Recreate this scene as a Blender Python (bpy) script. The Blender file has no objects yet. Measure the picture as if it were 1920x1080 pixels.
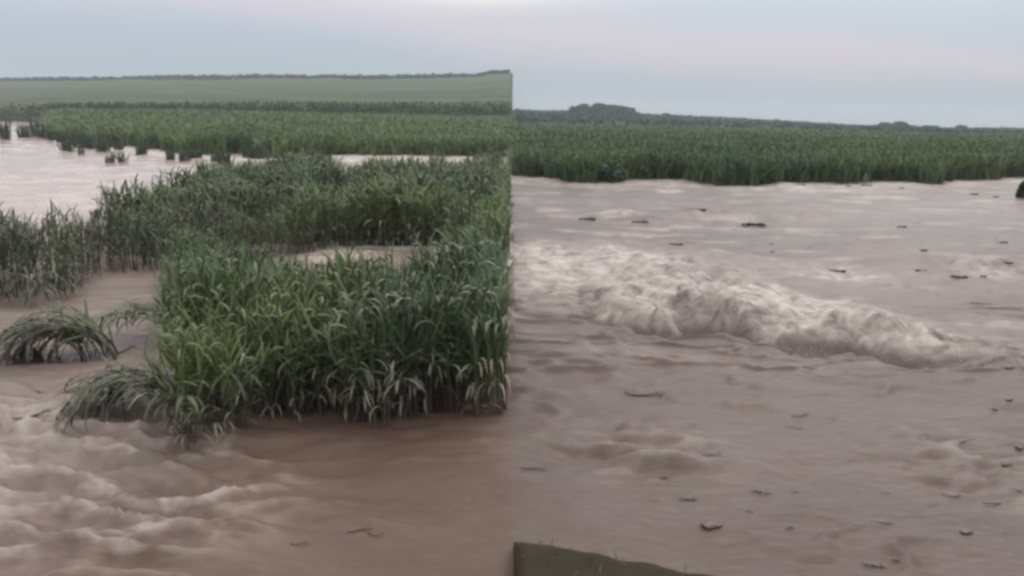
import bpy, math, random
import numpy as np
from mathutils import Matrix, Vector

random.seed(7)
RNG = np.random.default_rng(7)
SC = bpy.context.scene
COL = SC.collection

# ------------------------------------------------------------------ camera
CAM_H, FPX = 3.0, 1663.0                      # eye height, focal length in photo pixels
PITCH, ROLL = math.radians(10.83), math.radians(1.12)
F = Vector((0, math.cos(PITCH), -math.sin(PITCH)))
R0, U0 = Vector((1, 0, 0)), Vector((0, math.sin(PITCH), math.cos(PITCH)))
RT = R0 * math.cos(ROLL) + U0 * math.sin(ROLL)
UP = -R0 * math.sin(ROLL) + U0 * math.cos(ROLL)
EYE = Vector((0, 0, CAM_H))
cd = bpy.data.cameras.new('camera')
cam = bpy.data.objects.new('camera', cd); COL.objects.link(cam)
m = Matrix.Identity(4)
for i in range(3):
    m[i][0], m[i][1], m[i][2], m[i][3] = RT[i], UP[i], -F[i], EYE[i]
cam.matrix_world = m
cd.sensor_width = 36.0; cd.lens = FPX / 1920 * 36.0
cd.clip_start = 0.05; cd.clip_end = 20000
SC.camera = cam

# ------------------------------------------------------------------ sky, sun, exposure
SUN_EL, SUN_AZ = math.radians(38), math.radians(25)
world = bpy.data.worlds.new('World'); SC.world = world; world.use_nodes = True
nt = world.node_tree; nt.nodes.clear()
def N(nt, t, **kw):
    n = nt.nodes.new(t)
    for k, v in kw.items(): setattr(n, k, v)
    return n
def L(nt, a, b): nt.links.new(a, b)
def math_node(nt, op, a, b=None, clamp=False):
    n = N(nt, 'ShaderNodeMath', operation=op, use_clamp=clamp)
    for i, v in enumerate((a, b)):
        if v is None: continue
        if isinstance(v, (int, float)): n.inputs[i].default_value = v
        else: L(nt, v, n.inputs[i])
    return n.outputs[0]
def ramp_node(nt, fac, stops, interp='LINEAR'):
    n = N(nt, 'ShaderNodeValToRGB'); n.color_ramp.interpolation = interp
    el = n.color_ramp.elements
    while len(el) < len(stops): el.new(0.5)
    for e, (p, c) in zip(el, stops):
        e.position = p; e.color = (*c, 1) if len(c) == 3 else c
    L(nt, fac, n.inputs[0]); return n.outputs[0]
def mixc(nt, fac, a, b, blend='MIX'):
    n = N(nt, 'ShaderNodeMix', data_type='RGBA', blend_type=blend)
    for s, v in ((n.inputs[0], fac), (n.inputs[6], a), (n.inputs[7], b)):
        if isinstance(v, (int, float)): s.default_value = v
        elif isinstance(v, tuple): s.default_value = (*v, 1)
        else: L(nt, v, s)
    return n.outputs[2]
def noise_node(nt, vec, scale, detail=4, rough=0.55, dist=0.0):
    n = N(nt, 'ShaderNodeTexNoise'); n.inputs['Scale'].default_value = scale
    n.inputs['Detail'].default_value = detail; n.inputs['Roughness'].default_value = rough
    n.inputs['Distortion'].default_value = dist
    if vec is not None: L(nt, vec, n.inputs['Vector'])
    return n.outputs['Fac']
def scale_vec(nt, vec, s):
    n = N(nt, 'ShaderNodeMapping'); n.inputs['Scale'].default_value = s
    L(nt, vec, n.inputs['Vector']); return n.outputs[0]

sky = N(nt, 'ShaderNodeTexSky', sky_type='NISHITA'); sky.sun_disc = False
sky.sun_elevation = SUN_EL; sky.sun_rotation = SUN_AZ; sky.dust_density = 4.0
tc = N(nt, 'ShaderNodeTexCoord')
sep = N(nt, 'ShaderNodeSeparateXYZ'); L(nt, tc.outputs['Generated'], sep.inputs[0])
elev = math_node(nt, 'MAXIMUM', sep.outputs[2], 0.0)
# overcast: soft layered stratus over the clear sky, three times brighter overhead than at the horizon
band = noise_node(nt, scale_vec(nt, tc.outputs['Generated'], (2.0, 2.0, 9.0)), 1.3, 2, 0.45, 0.2)
def gauss_node(v, c, w):
    q = math_node(nt, 'DIVIDE', math_node(nt, 'SUBTRACT', v, c), w)
    return math_node(nt, 'EXPONENT', math_node(nt, 'MULTIPLY', math_node(nt, 'MULTIPLY', q, q), -1.0))
base = ramp_node(nt, elev, [(0.0, (3.85, 4.85, 5.85)), (0.05, (4.45, 5.3, 6.3)), (0.16, (5.1, 5.85, 6.75))])
# a slanting lilac cloud bank, patchy, and one bright break in it
pk = gauss_node(math_node(nt, 'ADD', elev, math_node(nt, 'MULTIPLY', sep.outputs[0], 0.085)), math_node(nt, 'ADD', 0.055, math_node(nt, 'MULTIPLY', band, 0.08)), 0.026)
tint = mixc(nt, math_node(nt, 'MULTIPLY', pk, 0.80), base, (6.5, 5.95, 6.8))
brk = math_node(nt, 'MULTIPLY', gauss_node(sep.outputs[0], -0.05, 0.12), gauss_node(elev, 0.138, 0.018))
tint = mixc(nt, math_node(nt, 'MULTIPLY', brk, 0.9, True), tint, (11.0, 9.9, 9.3))
grad = math_node(nt, 'ADD', math_node(nt, 'MULTIPLY', elev, 2.6), 0.80)
gradc = N(nt, 'ShaderNodeCombineXYZ')
for i in range(3): L(nt, grad, gradc.inputs[i])
cl = mixc(nt, 1.0, tint, gradc.outputs[0], 'MULTIPLY')
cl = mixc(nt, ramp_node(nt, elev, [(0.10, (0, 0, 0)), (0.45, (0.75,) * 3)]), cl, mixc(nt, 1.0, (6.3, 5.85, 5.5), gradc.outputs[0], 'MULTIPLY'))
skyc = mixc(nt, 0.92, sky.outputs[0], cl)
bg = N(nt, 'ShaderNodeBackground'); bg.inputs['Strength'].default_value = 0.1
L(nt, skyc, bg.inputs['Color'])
wo = N(nt, 'ShaderNodeOutputWorld'); L(nt, bg.outputs[0], wo.inputs['Surface'])

sd = bpy.data.lights.new('sun', 'SUN'); sd.energy = 0.7; sd.angle = math.radians(25); sd.color = (1, 0.95, 0.9)
sun = bpy.data.objects.new('sun', sd); COL.objects.link(sun)
sdir = Vector((math.sin(SUN_AZ) * math.cos(SUN_EL), math.cos(SUN_AZ) * math.cos(SUN_EL), math.sin(SUN_EL)))
sun.rotation_euler = sdir.to_track_quat('Z', 'Y').to_euler()
SC.view_settings.view_transform = 'Standard'; SC.view_settings.look = 'None'
SC.view_settings.exposure = 0.0; SC.view_settings.gamma = 1.0
SC.view_settings.use_curve_mapping = False
SC.render.engine = 'CYCLES'
SC.cycles.filter_width = 3.0                   # a soft phone-video frame
SC.cycles.volume_bounces = 1; SC.cycles.max_bounces = 6; SC.cycles.transparent_max_bounces = 8

# ------------------------------------------------------------------ measuring
def ray(px, py):
    return F * FPX + RT * (px - 960) - UP * (py - 540)
def at(px, py, z=0.0):                         # where the sight line meets the level z
    d = ray(px, py); t = (z - CAM_H) / d.z
    return EYE + d * t
def at_dist(px, py, dist):                     # the point of a sight line dist metres ahead
    d = ray(px, py); return EYE + d * (dist / d.y)
def edge(y, z=0.6):                            # the straight field boundary running away from the viewer
    return -math.tan(ROLL) * (y * math.sin(PITCH) - (CAM_H - z) * math.cos(PITCH))
def u_of(px, dist=50.0):
    p = at_dist(px, 230, dist); return p.x / p.y

# ------------------------------------------------------------------ numpy noise
def _hash(ix, iy, seed):
    h = (ix * 374761393 + iy * 668265263 + seed * 1442695041) & 0x7fffffff
    h = ((h ^ (h >> 13)) * 1274126177) & 0x7fffffff
    return ((h ^ (h >> 16)) & 0xffff) / 65535.0
def vnoise(x, y, seed=0):
    x = np.asarray(x, float); y = np.asarray(y, float)
    ix = np.floor(x).astype(np.int64); iy = np.floor(y).astype(np.int64)
    fx, fy = x - ix, y - iy
    fx = fx * fx * fx * (fx * (fx * 6 - 15) + 10); fy = fy * fy * fy * (fy * (fy * 6 - 15) + 10)
    a, b = _hash(ix, iy, seed), _hash(ix + 1, iy, seed)
    c, d = _hash(ix, iy + 1, seed), _hash(ix + 1, iy + 1, seed)
    return (a + (b - a) * fx) * (1 - fy) + (c + (d - c) * fx) * fy
def fbm(x, y, oct=4, seed=0, gain=0.5):
    s = 0; a = 1; t = 0
    for i in range(oct):
        s = s + a * vnoise(x * 2 ** i + 17.3 * i, y * 2 ** i - 9.1 * i, seed + i); t += a; a *= gain
    return s / t
def sstep(a, b, x):
    t = np.clip((np.asarray(x, float) - a) / (b - a), 0, 1); return t * t * (3 - 2 * t)
def bump(x, c, w): return np.exp(-((np.asarray(x, float) - c) / w) ** 2)

# ------------------------------------------------------------------ mesh helpers
def mesh_np(name, V, Fs, mats, smooth=True, mat_idx=None, attrs=None):
    """Fs: (n,3) or (n,4) index array"""
    V = np.asarray(V, np.float32); Fs = np.asarray(Fs, np.int32)
    me = bpy.data.meshes.new(name); k = Fs.shape[1]
    me.vertices.add(len(V)); me.vertices.foreach_set('co', V.ravel())
    me.loops.add(Fs.size); me.loops.foreach_set('vertex_index', Fs.ravel())
    me.polygons.add(len(Fs)); me.polygons.foreach_set('loop_start', np.arange(len(Fs), dtype=np.int32) * k)
    if smooth: me.polygons.foreach_set('use_smooth', np.ones(len(Fs), bool))
    for mt in mats: me.materials.append(mt)
    if mat_idx is not None: me.polygons.foreach_set('material_index', np.asarray(mat_idx, np.int32))
    for an, av in (attrs or {}).items():
        a = me.attributes.new(an, 'FLOAT', 'POINT'); a.data.foreach_set('value', np.asarray(av, np.float32).ravel())
    me.update(calc_edges=True); return me
def link(name, me, parent=None, label=None, cat=None, group=None, kind=None):
    o = bpy.data.objects.new(name, me); COL.objects.link(o)
    if parent: o.parent = parent
    if label: o['label'] = label
    if cat: o['category'] = cat
    if group: o['group'] = group
    if kind: o['kind'] = kind
    return o
def grid_faces(nr, nc):
    i = np.arange(nr - 1)[:, None] * nc + np.arange(nc - 1)[None, :]
    return np.stack([i, i + 1, i + nc + 1, i + nc], -1).reshape(-1, 4)
def ribbon(P, W, side):
    P = np.asarray(P, float); W = np.asarray(W, float)[:, None]
    S = np.asarray(side, float)
    if S.ndim == 1: S = np.repeat(S[None], len(P), 0)
    V = np.empty((2 * len(P), 3)); V[0::2] = P - S * W / 2; V[1::2] = P + S * W / 2
    n = len(P); i = np.arange(n - 1) * 2
    return V, np.stack([i, i + 1, i + 3, i + 2], -1)
def tube(P, R, k=5):
    P = np.asarray(P, float); n = len(P); T = np.gradient(P, axis=0)
    T /= np.linalg.norm(T, axis=1)[:, None] + 1e-9
    ref = np.array([0.31, 0.95, 0.05])
    A = np.cross(T, ref); A /= np.linalg.norm(A, axis=1)[:, None] + 1e-9
    B = np.cross(T, A); a = np.arange(k) / k * 2 * math.pi
    V = (P[:, None] + (A[:, None] * np.cos(a)[None, :, None] + B[:, None] * np.sin(a)[None, :, None]) * np.asarray(R, float)[:, None, None]).reshape(-1, 3)
    f = []
    for i in range(n - 1):
        for j in range(k):
            f.append((i * k + j, i * k + (j + 1) % k, (i + 1) * k + (j + 1) % k, (i + 1) * k + j))
    return V, np.array(f)
def join(parts):
    """parts: list of (V, F4) -> one V, F4"""
    Vs, Fs, o = [], [], 0
    for v, f in parts: Vs.append(v); Fs.append(f + o); o += len(v)
    return np.concatenate(Vs), np.concatenate(Fs)

# ------------------------------------------------------------------ materials
def new_mat(name):
    mt = bpy.data.materials.new(name); mt.use_nodes = True
    t = mt.node_tree; b = t.nodes['Principled BSDF']; return mt, t, b
def pos(t): return N(t, 'ShaderNodeNewGeometry').outputs['Position']
def leaf_mat(name, dark, light, alt, trans=0.15, rough=0.5, nscale=0.9, mud=False):
    mt, t, b = new_mat(name); p = pos(t)
    f1 = noise_node(t, p, nscale, 2); f2 = noise_node(t, p, 14.0, 2)
    c = mixc(t, ramp_node(t, f1, [(0.38, (0, 0, 0)), (0.66, (1, 1, 1))]), dark, light)
    c = mixc(t, ramp_node(t, f2, [(0.52, (0, 0, 0)), (0.75, (1, 1, 1))]), c, alt)
    if mud:                                    # silt left on the lower stalks by the flood
        sp = N(t, 'ShaderNodeSeparateXYZ'); L(t, p, sp.inputs[0])
        k = math_node(t, 'MULTIPLY', math_node(t, 'SUBTRACT', math_node(t, 'ADD', 0.14, math_node(t, 'MULTIPLY', f2, 0.35)), sp.outputs[2]), 5.0, True)
        c = mixc(t, k, c, (0.085, 0.062, 0.050))
    L(t, c, b.inputs['Base Color']); b.inputs['Roughness'].default_value = rough
    b.inputs['Specular IOR Level'].default_value = 0.25
    tr = N(t, 'ShaderNodeBsdfTranslucent'); L(t, c, tr.inputs['Color'])
    mx = N(t, 'ShaderNodeMixShader'); mx.inputs[0].default_value = trans
    out = t.nodes['Material Output']
    L(t, b.outputs[0], mx.inputs[1]); L(t, tr.outputs[0], mx.inputs[2]); L(t, mx.outputs[0], out.inputs['Surface'])
    return mt
M = {}
M['leaf'] = leaf_mat('crop_leaf', (0.055, 0.092, 0.050), (0.112, 0.158, 0.050), (0.120, 0.150, 0.090), nscale=0.33, mud=True)
M['stem'] = leaf_mat('crop_stem', (0.07, 0.09, 0.05), (0.10, 0.115, 0.06), (0.13, 0.12, 0.085), 0.0, mud=True)
M['dry'] = leaf_mat('crop_dry_leaf', (0.26, 0.25, 0.18), (0.36, 0.33, 0.25), (0.16, 0.17, 0.11), 0.2)
M['head'] = leaf_mat('crop_head', (0.19, 0.22, 0.14), (0.25, 0.26, 0.17), (0.30, 0.29, 0.21), 0.1)
M['mud_leaf'] = leaf_mat('muddy_leaf', (0.058, 0.066, 0.046), (0.088, 0.088, 0.066), (0.15, 0.13, 0.105), 0.1)
M['field'] = leaf_mat('field_crop_leaf', (0.080, 0.128, 0.050), (0.140, 0.195, 0.060), (0.09, 0.13, 0.06), 0.2, 0.55, 0.06)
M['shrub'] = leaf_mat('shrub_leaf', (0.028, 0.050, 0.030), (0.042, 0.07, 0.035), (0.05, 0.07, 0.04), 0.1)
M['field_dark'] = leaf_mat('field_dark_leaf', (0.058, 0.100, 0.045), (0.098, 0.145, 0.050), (0.06, 0.09, 0.05), 0.2, 0.6, 0.06)
M['hedge'] = leaf_mat('hedge_leaf', (0.040, 0.072, 0.026), (0.055, 0.09, 0.03), (0.06, 0.085, 0.035), 0.1)
M['tree'] = leaf_mat('tree_leaf', (0.020, 0.034, 0.027), (0.034, 0.052, 0.036), (0.03, 0.04, 0.034), 0.1, 0.6, 0.3)
mt, t, b = new_mat('bark'); b.inputs['Base Color'].default_value = (0.07, 0.055, 0.045, 1); b.inputs['Roughness'].default_value = 0.9; M['bark'] = mt
def debris_mat(name, a, c2):
    mt, t, b = new_mat(name); f = noise_node(t, pos(t), 25, 3)
    L(t, mixc(t, f, a, c2), b.inputs['Base Color']); b.inputs['Roughness'].default_value = 0.45; return mt
M['wet'] = debris_mat('wet_debris', (0.045, 0.036, 0.031), (0.095, 0.078, 0.067))
M['clod'] = debris_mat('red_clod', (0.06, 0.028, 0.024), (0.12, 0.065, 0.055))

# muddy flood water
mt, t, b = new_mat('flood_water'); p = pos(t)
foam = N(t, 'ShaderNodeAttribute', attribute_name='foam').outputs['Fac']
silt = N(t, 'ShaderNodeAttribute', attribute_name='silt').outputs['Fac']
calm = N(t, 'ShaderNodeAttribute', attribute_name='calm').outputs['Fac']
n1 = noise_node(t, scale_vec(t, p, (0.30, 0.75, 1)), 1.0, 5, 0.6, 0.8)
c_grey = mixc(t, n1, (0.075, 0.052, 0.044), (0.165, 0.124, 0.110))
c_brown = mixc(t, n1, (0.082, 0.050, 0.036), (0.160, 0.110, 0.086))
c = mixc(t, silt, mixc(t, calm, c_grey, (0.42, 0.335, 0.295)), c_brown)  # pale tone puts bright sky sheen and exposure into the colour of calm water
n2 = noise_node(t, p, 3.2, 6, 0.6, 0.8)
fm = math_node(t, 'MULTIPLY', foam, ramp_node(t, n2, [(0.30, (0.06,) * 3), (0.60, (1, 1, 1))]), True)
c = mixc(t, fm, c, (0.50, 0.445, 0.405))
L(t, c, b.inputs['Base Color'])
rg = math_node(t, 'ADD', math_node(t, 'MULTIPLY', fm, 0.35), math_node(t, 'SUBTRACT', 0.30, math_node(t, 'MULTIPLY', calm, 0.14)))
L(t, rg, b.inputs['Roughness']); b.inputs['IOR'].default_value = 1.33; L(t, math_node(t, 'ADD', 0.28, math_node(t, 'MULTIPLY', calm, 0.22)), b.inputs['Specular IOR Level'])
nb = noise_node(t, scale_vec(t, p, (1.0, 1.9, 1)), 6.5, 8, 0.68, 0.5)
bp = N(t, 'ShaderNodeBump'); bp.inputs['Distance'].default_value = 0.05
L(t, math_node(t, 'SUBTRACT', 0.46, math_node(t, 'MULTIPLY', calm, 0.2)), bp.inputs['Strength'])
L(t, nb, bp.inputs['Height']); L(t, bp.outputs[0], b.inputs['Normal'])
M['water'] = mt

mt, t, b = new_mat('hill_field'); p = pos(t)
a1 = noise_node(t, scale_vec(t, p, (0.01, 0.05, 0.0)), 1.0, 4); a2 = noise_node(t, p, 0.25, 5, 0.65)
c = mixc(t, ramp_node(t, a1, [(0.42, (0, 0, 0)), (0.58, (1, 1, 1))]), (0.044, 0.064, 0.030), (0.096, 0.108, 0.062))
c = mixc(t, math_node(t, 'MULTIPLY', a2, 0.5), c, (0.05, 0.075, 0.04))
L(t, c, b.inputs['Base Color']); b.inputs['Roughness'].default_value = 0.95; b.inputs['Specular IOR Level'].default_value = 0.1
bp = N(t, 'ShaderNodeBump'); bp.inputs['Distance'].default_value = 0.6; L(t, noise_node(t, p, 0.9, 4), bp.inputs['Height']); L(t, bp.outputs[0], b.inputs['Normal'])
M['hill'] = mt
mt, t, b = new_mat('soil'); p = pos(t)
a1 = noise_node(t, p, 3.0, 6, 0.65)
L(t, mixc(t, a1, (0.016, 0.011, 0.007), (0.042, 0.031, 0.017)), b.inputs['Base Color']); b.inputs['Roughness'].default_value = 0.8
bp = N(t, 'ShaderNodeBump'); b.inputs['Specular IOR Level'].default_value = 0.2; bp.inputs['Distance'].default_value = 0.05; L(t, a1, bp.inputs['Height']); L(t, bp.outputs[0], b.inputs['Normal'])
M['soil'] = mt

# ------------------------------------------------------------------ ground, hillside, farmland
def plane_sheet(name, x0, x1, y0, y1, z, mat):
    V = np.array([(x0, y0, z), (x1, y0, z), (x1, y1, z), (x0, y1, z)])
    return link(name, mesh_np(name, V, np.array([[0, 1, 2, 3]]), [mat]), kind='structure')
plane_sheet('ground', -2500, 2500, -200, 2500, -0.9, M['hill'])

# left hillside: heights measured as skyline over the eye level
LPX = np.array([0, 130, 300, 480, 700, 900, 915, 960]); LSKY = np.array([152, 150, 149, 147, 147, 142, 137, 137])
LU = np.array([u_of(q, 620) for q in LPX])
LZ = np.array([at_dist(q, s, 620).z for q, s in zip(LPX, LSKY)])
SHPX = np.array([0, 70, 100, 200, 300, 400, 530, 700, 960]); SHD = np.array([230, 200, 92, 80, 71, 66, 66, 70, 72])
SHU = np.array([u_of(q, 70) for q in SHPX])
RPX = np.array([960, 1075, 1200, 1400, 1600, 1700, 1920]); RSKY = np.array([210, 212, 218, 227, 238, 241, 245])
RU = np.array([u_of(q, 620) for q in RPX]); RZ = np.array([at_dist(q, s, 620).z for q, s in zip(RPX, RSKY)])
RSPX = np.array([960, 1060, 1130, 1200, 1300, 1400, 1500, 1620, 1750, 1850, 1920]); RSD = np.array([49, 47.5, 44, 47, 46.5, 44.5, 47, 49, 49, 53, 56])
RSU = np.array([u_of(q, 50) for q in RSPX])
def z_left(x, y):
    u = x / y; shore = np.interp(u, SHU, SHD) + (fbm(x * 0.3, y * 0.12, 3, 3) - 0.5) * 15
    s = y - shore
    near = np.where(s < 0, np.maximum(s * 0.12, -0.75), 0.06 + 2.2 * sstep(0, 140, s))
    ridge = np.interp(u, LU, LZ) + (fbm(x * 0.03, y * 0.0, 3, 8) - 0.5) * 2.0
    k = np.clip((y - 200) / 420, 0, 1) ** 1.1
    z = near * (1 - k) + ridge * k
    return np.where(y > 620, ridge - (y - 620) * 0.03, z)
def z_right(x, y):
    u = x / y; shore = np.interp(u, RSU, RSD) + (fbm(x * 0.4, y * 0.2, 3, 5) - 0.5) * 8
    s = y - shore
    near = np.where(s < 0, np.maximum(s * 0.12, -0.75), 0.05 + 0.35 * sstep(0, 60, s))
    ridge = np.interp(u, RU, RZ) + (fbm(x * 0.02, y * 0.0, 3, 18) - 0.5) * 1.5
    k = sstep(130, 640, y)
    z = near * (1 - k) + ridge * k
    return np.where(y > 620, near * (1 - sstep(130, 640, 620)) + ridge * sstep(130, 640, 620) - (y - 620) * 0.02, z)
def fan(name, f, u0, u1, seam_side, y0, y1, nr=260, nc=220):
    y = y0 * (y1 / y0) ** (np.linspace(0, 1, nr)); s = np.linspace(0, 1, nc)
    Y = np.repeat(y[:, None], nc, 1); e = np.array([edge(v, 2.0) for v in y])[:, None]
    if seam_side == 'R': X = (u0 * Y) * (1 - s) + e * s
    else: X = e * (1 - s) + (u1 * Y) * s
    Z = f(X, Y)
    V = np.stack([X, Y, Z], -1).reshape(-1, 3); Fc = grid_faces(nr, nc)
    # the cut side of the land along the boundary, down to the ground sheet
    col = nc - 1 if seam_side == 'R' else 0
    top = np.arange(nr) * nc + col; low = V[top].copy(); low[:, 2] = -0.95
    b0 = len(V); V = np.concatenate([V, low]); i = np.arange(nr - 1)
    Fs = np.stack([top[i], top[i + 1], b0 + i + 1, b0 + i], -1)
    return link(name, mesh_np(name, V, np.concatenate([Fc, Fs]), [M['hill']]), kind='structure')
fan('hillside', z_left, -1.0, 0, 'R', 40, 900)
fan('farmland', z_right, 0, 1.0, 'L', 36, 900)

# ------------------------------------------------------------------ flood water
FPX_ = np.array([1100, 1165, 1230, 1290, 1335, 1380, 1410, 1450, 1490, 1530, 1575, 1640, 1720, 1850, 1960])
FPY_ = np.array([596, 600, 612, 606, 604, 618, 636, 646, 654, 646, 642, 660, 672, 690, 700])
FT = [at(a, c) for a, c in zip(FPX_, FPY_)]
FX, FY = np.array([p.x for p in FT]), np.array([p.y for p in FT])
AMP = np.interp(FPX_, [1100, 1165, 1230, 1330, 1500, 1600, 1720, 1850, 1960], [0.08, 0.22, 0.36, 0.39, 0.38, 0.31, 0.22, 0.13, 0.05])
def spot(x, y, px, py, rx, ry):
    p = at(px, py); return bump(x, p.x, rx) * bump(y, p.y, ry)
def water_fields(x, y):
    left = 1 - sstep(-0.012, 0.012, x - np.array([edge(v, 0.0) for v in np.ravel(y)]).reshape(np.shape(y)))
    fade = 1 / (1 + (y / 45) ** 2)
    # rolling swell and chop
    h = (fbm(x * 0.45, y * 0.55, 3, 31) - 0.5) * 0.16 + (fbm(x * 1.1, y * 2.0, 3, 41) - 0.5) * 0.11 * fade
    wl = 1 - np.abs(2 * fbm(x * 0.8 + 0.5 * vnoise(x, y, 7), y * 2.1, 3, 141) - 1)
    h += np.clip(wl - 0.82, 0, 1) * 0.30 * fade * sstep(0.40, 0.62, fbm(x * 0.35, y * 0.35, 2, 143))
    h += (1 - np.abs(2 * fbm(x * 0.7 + 3, y * 1.6, 3, 51) - 1) - 0.75) * 0.055 * fade
    # rough rapids
    rough = 1.1 * spot(x, y, 120, 800, 1.7, 1.5) + 1.0 * spot(x, y, 60, 960, 1.4, 1.2) + 0.7 * spot(x, y, 330, 960, 0.7, 1.0)
    rough += 0.8 * spot(x, y, 1880, 880, 0.9, 0.9) + 0.55 * spot(x, y, 1200, 850, 1.0, 0.7) + 0.8 * spot(x, y, 1010, 480, 0.9, 2.2)
    rough = np.clip(rough, 0, 1.1)
    rid = 1 - np.abs(2 * fbm(x * 0.9 + y * 0.35, y * 3.1 + 0.6 * vnoise(x * 1.3, y, 9), 4, 61) - 1)
    h += rough * ((rid - 0.7) * 0.32 + (fbm(x * 2.2, y * 6.5, 4, 71, 0.6) - 0.5) * 0.19)
    # rows of low standing waves over the open water
    for (px, py, rx, ry, a) in ((1260, 408, 5.5, 0.8, 0.16), (1500, 412, 4, .7, .1), (1650, 497, 3.2, 0.45, 0.16), (1850, 500, 2.0, 0.4, 0.14), (1700, 470, 2.2, .5, .08),
                                (1180, 505, 1.7, 0.4, .12), (1250, 880, 0.85, 0.12, 0.10), (1190, 742, 0.6, 0.15, 0.05), (1085, 800, 0.5, 0.2, 0.06), (1240, 830, .45, .2, .06),
                                (170, 350, 4, 0.9, 0.14), (300, 335, 3, 0.8, .12), (90, 380, 3, .7, .10), (680, 960, .5, .10, .05), (700, 985, .35, .08, .05), (500, 1010, .5, .12, .05)):
        p = at(px, py); wob = (fbm(x * 0.9, y * 0.3, 2, int(px)) - 0.5) * ry * 2.0
        h += a * bump(x, p.x, rx) * bump(y + wob, p.y, ry) * (0.6 + 0.8 * vnoise(x * 1.6, y, int(py)))
    # the breaking wave: water drops over a hidden ledge towards the viewer
    yf = np.interp(x, FX, FY) + (vnoise(x * 1.1 + 0.8 * vnoise(x * 0.7, y * 0.9, 84), y * 0.8, 81) - 0.5) * 0.95 + (vnoise(x * 3.1, y * 2.5, 82) - 0.5) * 0.16; A = np.interp(x, FX, AMP, left=0.05, right=0.03)
    A = A * (1 - left)
    tt = y - yf
    prof = np.sqrt(sstep(0.0, 0.65, tt)) * (1 - 0.30 * sstep(0.7, 3.0, tt)) * (1 - sstep(2.5, 13.0, tt))
    A = A * (0.42 + 0.95 * vnoise(x * 1.25 + 3.3, y * 0.5, 85) + 0.3 * vnoise(x * 3.2, y * 1.5, 86))
    face = prof - 0.7 * bump(tt, -0.14, 0.26)
    bil = np.abs(2 * vnoise(x * 1.9, y * 2.1, 91) - 1) * 0.6 + np.abs(2 * vnoise(x * 4.1 + 5, y * 4.4, 92) - 1) * 0.28 + np.abs(2 * vnoise(x * 7 + 2, y * 7, 93) - 1) * 0.07
    inw = np.clip(A / 0.26, 0, 1) * sstep(-0.02, 0.2, tt) * (1 - sstep(0.9, 4.2, tt))
    h += 0.55 * A * bump(tt, 2.4 + 1.2 * (vnoise(x * 0.9, y * 0, 88) - .5), 0.45) * vnoise(x * 1.7, y * 1.2, 87) + A * face * (0.80 + 0.45 * bil) + inw * (bil - 0.4) * 0.19 + inw * 0.20 * np.clip(vnoise(x * 2.6, y * 3.0, 99) - 0.55, 0, 1) * bump(tt, 0.75, 0.4)
    foam = inw * (0.5 + 1.2 * bil) * (0.6 + 0.9 * fbm(x * 0.9, y * 0.9, 2, 95)) + 0.75 * np.clip(A / 0.25, 0, 1) * sstep(0.5, 1.2, tt) * (1 - sstep(2.5, 6.5, tt)) * sstep(0.40, 0.66, fbm(x * 0.9, y * 1.3, 4, 96))
    foam += rough * (0.13 + sstep(0.80, 0.97, rid) * 0.4)
    foam += 0.9 * spot(x, y, 1000, 470, 0.6, 1.6) + 0.25 * spot(x, y, 1180, 500, 2.5, 2.0)
    foam += 0.6 * sstep(0.56, 0.78, fbm(x * 0.6, y * 1.8, 4, 97)) * (1 - left) * sstep(9, 16, y)
    strk = fbm(x * 0.55, y * 1.1, 4, 131)
    foam += left * sstep(13, 20, y) * 0.8 * sstep(0.58, 0.72, strk)
    foam += (1 - left) * (0.75 * spot(x, y, 1010, 520, 1.1, 2.0) + 0.65 * spot(x, y, 1130, 490, 1.3, 3.0) + 0.35 * spot(x, y, 1560, 520, 2.4, 1.6)) * (0.5 + fbm(x * 1.5, y * 1.5, 3, 133))
    # white water where the flood washes through the far crop edge
    shl = np.interp(x / y, SHU, SHD); shr = np.interp(x / y, RSU, RSD)
    foam += left * 0.9 * bump(y, shl * 0.93, 5.0) * sstep(30, 45, y)
    foam += (1 - left) * 0.5 * bump(y, shr * 0.94, 3.0)
    foam += 0.9 * spot(x, y, 1745, 338, 1.1, 1.5)
    calm = left * sstep(13, 24, y) * (1 - sstep(-7.5, -5, x) * (1 - sstep(38, 44, y))) + (1 - left) * 0.08 * sstep(24, 34, y)  # mostly the left flood: smoother, and painted pale like sky sheen
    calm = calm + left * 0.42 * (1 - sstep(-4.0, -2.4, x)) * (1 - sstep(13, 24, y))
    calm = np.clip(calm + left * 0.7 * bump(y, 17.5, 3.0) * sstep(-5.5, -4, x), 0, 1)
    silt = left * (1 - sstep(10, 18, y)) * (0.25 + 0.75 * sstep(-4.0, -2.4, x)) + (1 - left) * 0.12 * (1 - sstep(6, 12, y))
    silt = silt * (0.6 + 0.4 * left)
    h = h * (1 - 0.5 * left * sstep(14, 22, y)) + left * sstep(13, 20, y) * (strk - 0.5) * 0.22
    return h, np.clip(foam, 0, 1), calm, silt
def water_z(x, y): return float(water_fields(np.array([x]), np.array([y]))[0][0])
NR, NCW = 780, 660
d_ = np.sort(np.concatenate([np.linspace(1.5 ** -0.5, 330 ** -0.5, NR - 130) ** -2, np.linspace(10.3, 15.0, 130)]))
U_ = np.linspace(-0.95, 0.95, NCW)
Y = np.repeat(d_[:, None], NCW, 1); X = U_[None] * (Y + 1.0) + np.array([edge(v, 0.0) for v in d_])[:, None]
H, foamA, calm_sheenA, siltA = water_fields(X, Y)
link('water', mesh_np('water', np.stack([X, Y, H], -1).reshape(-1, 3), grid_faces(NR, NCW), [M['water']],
     attrs={'foam': foamA, 'calm': calm_sheenA, 'silt': siltA}), kind='structure')

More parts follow.
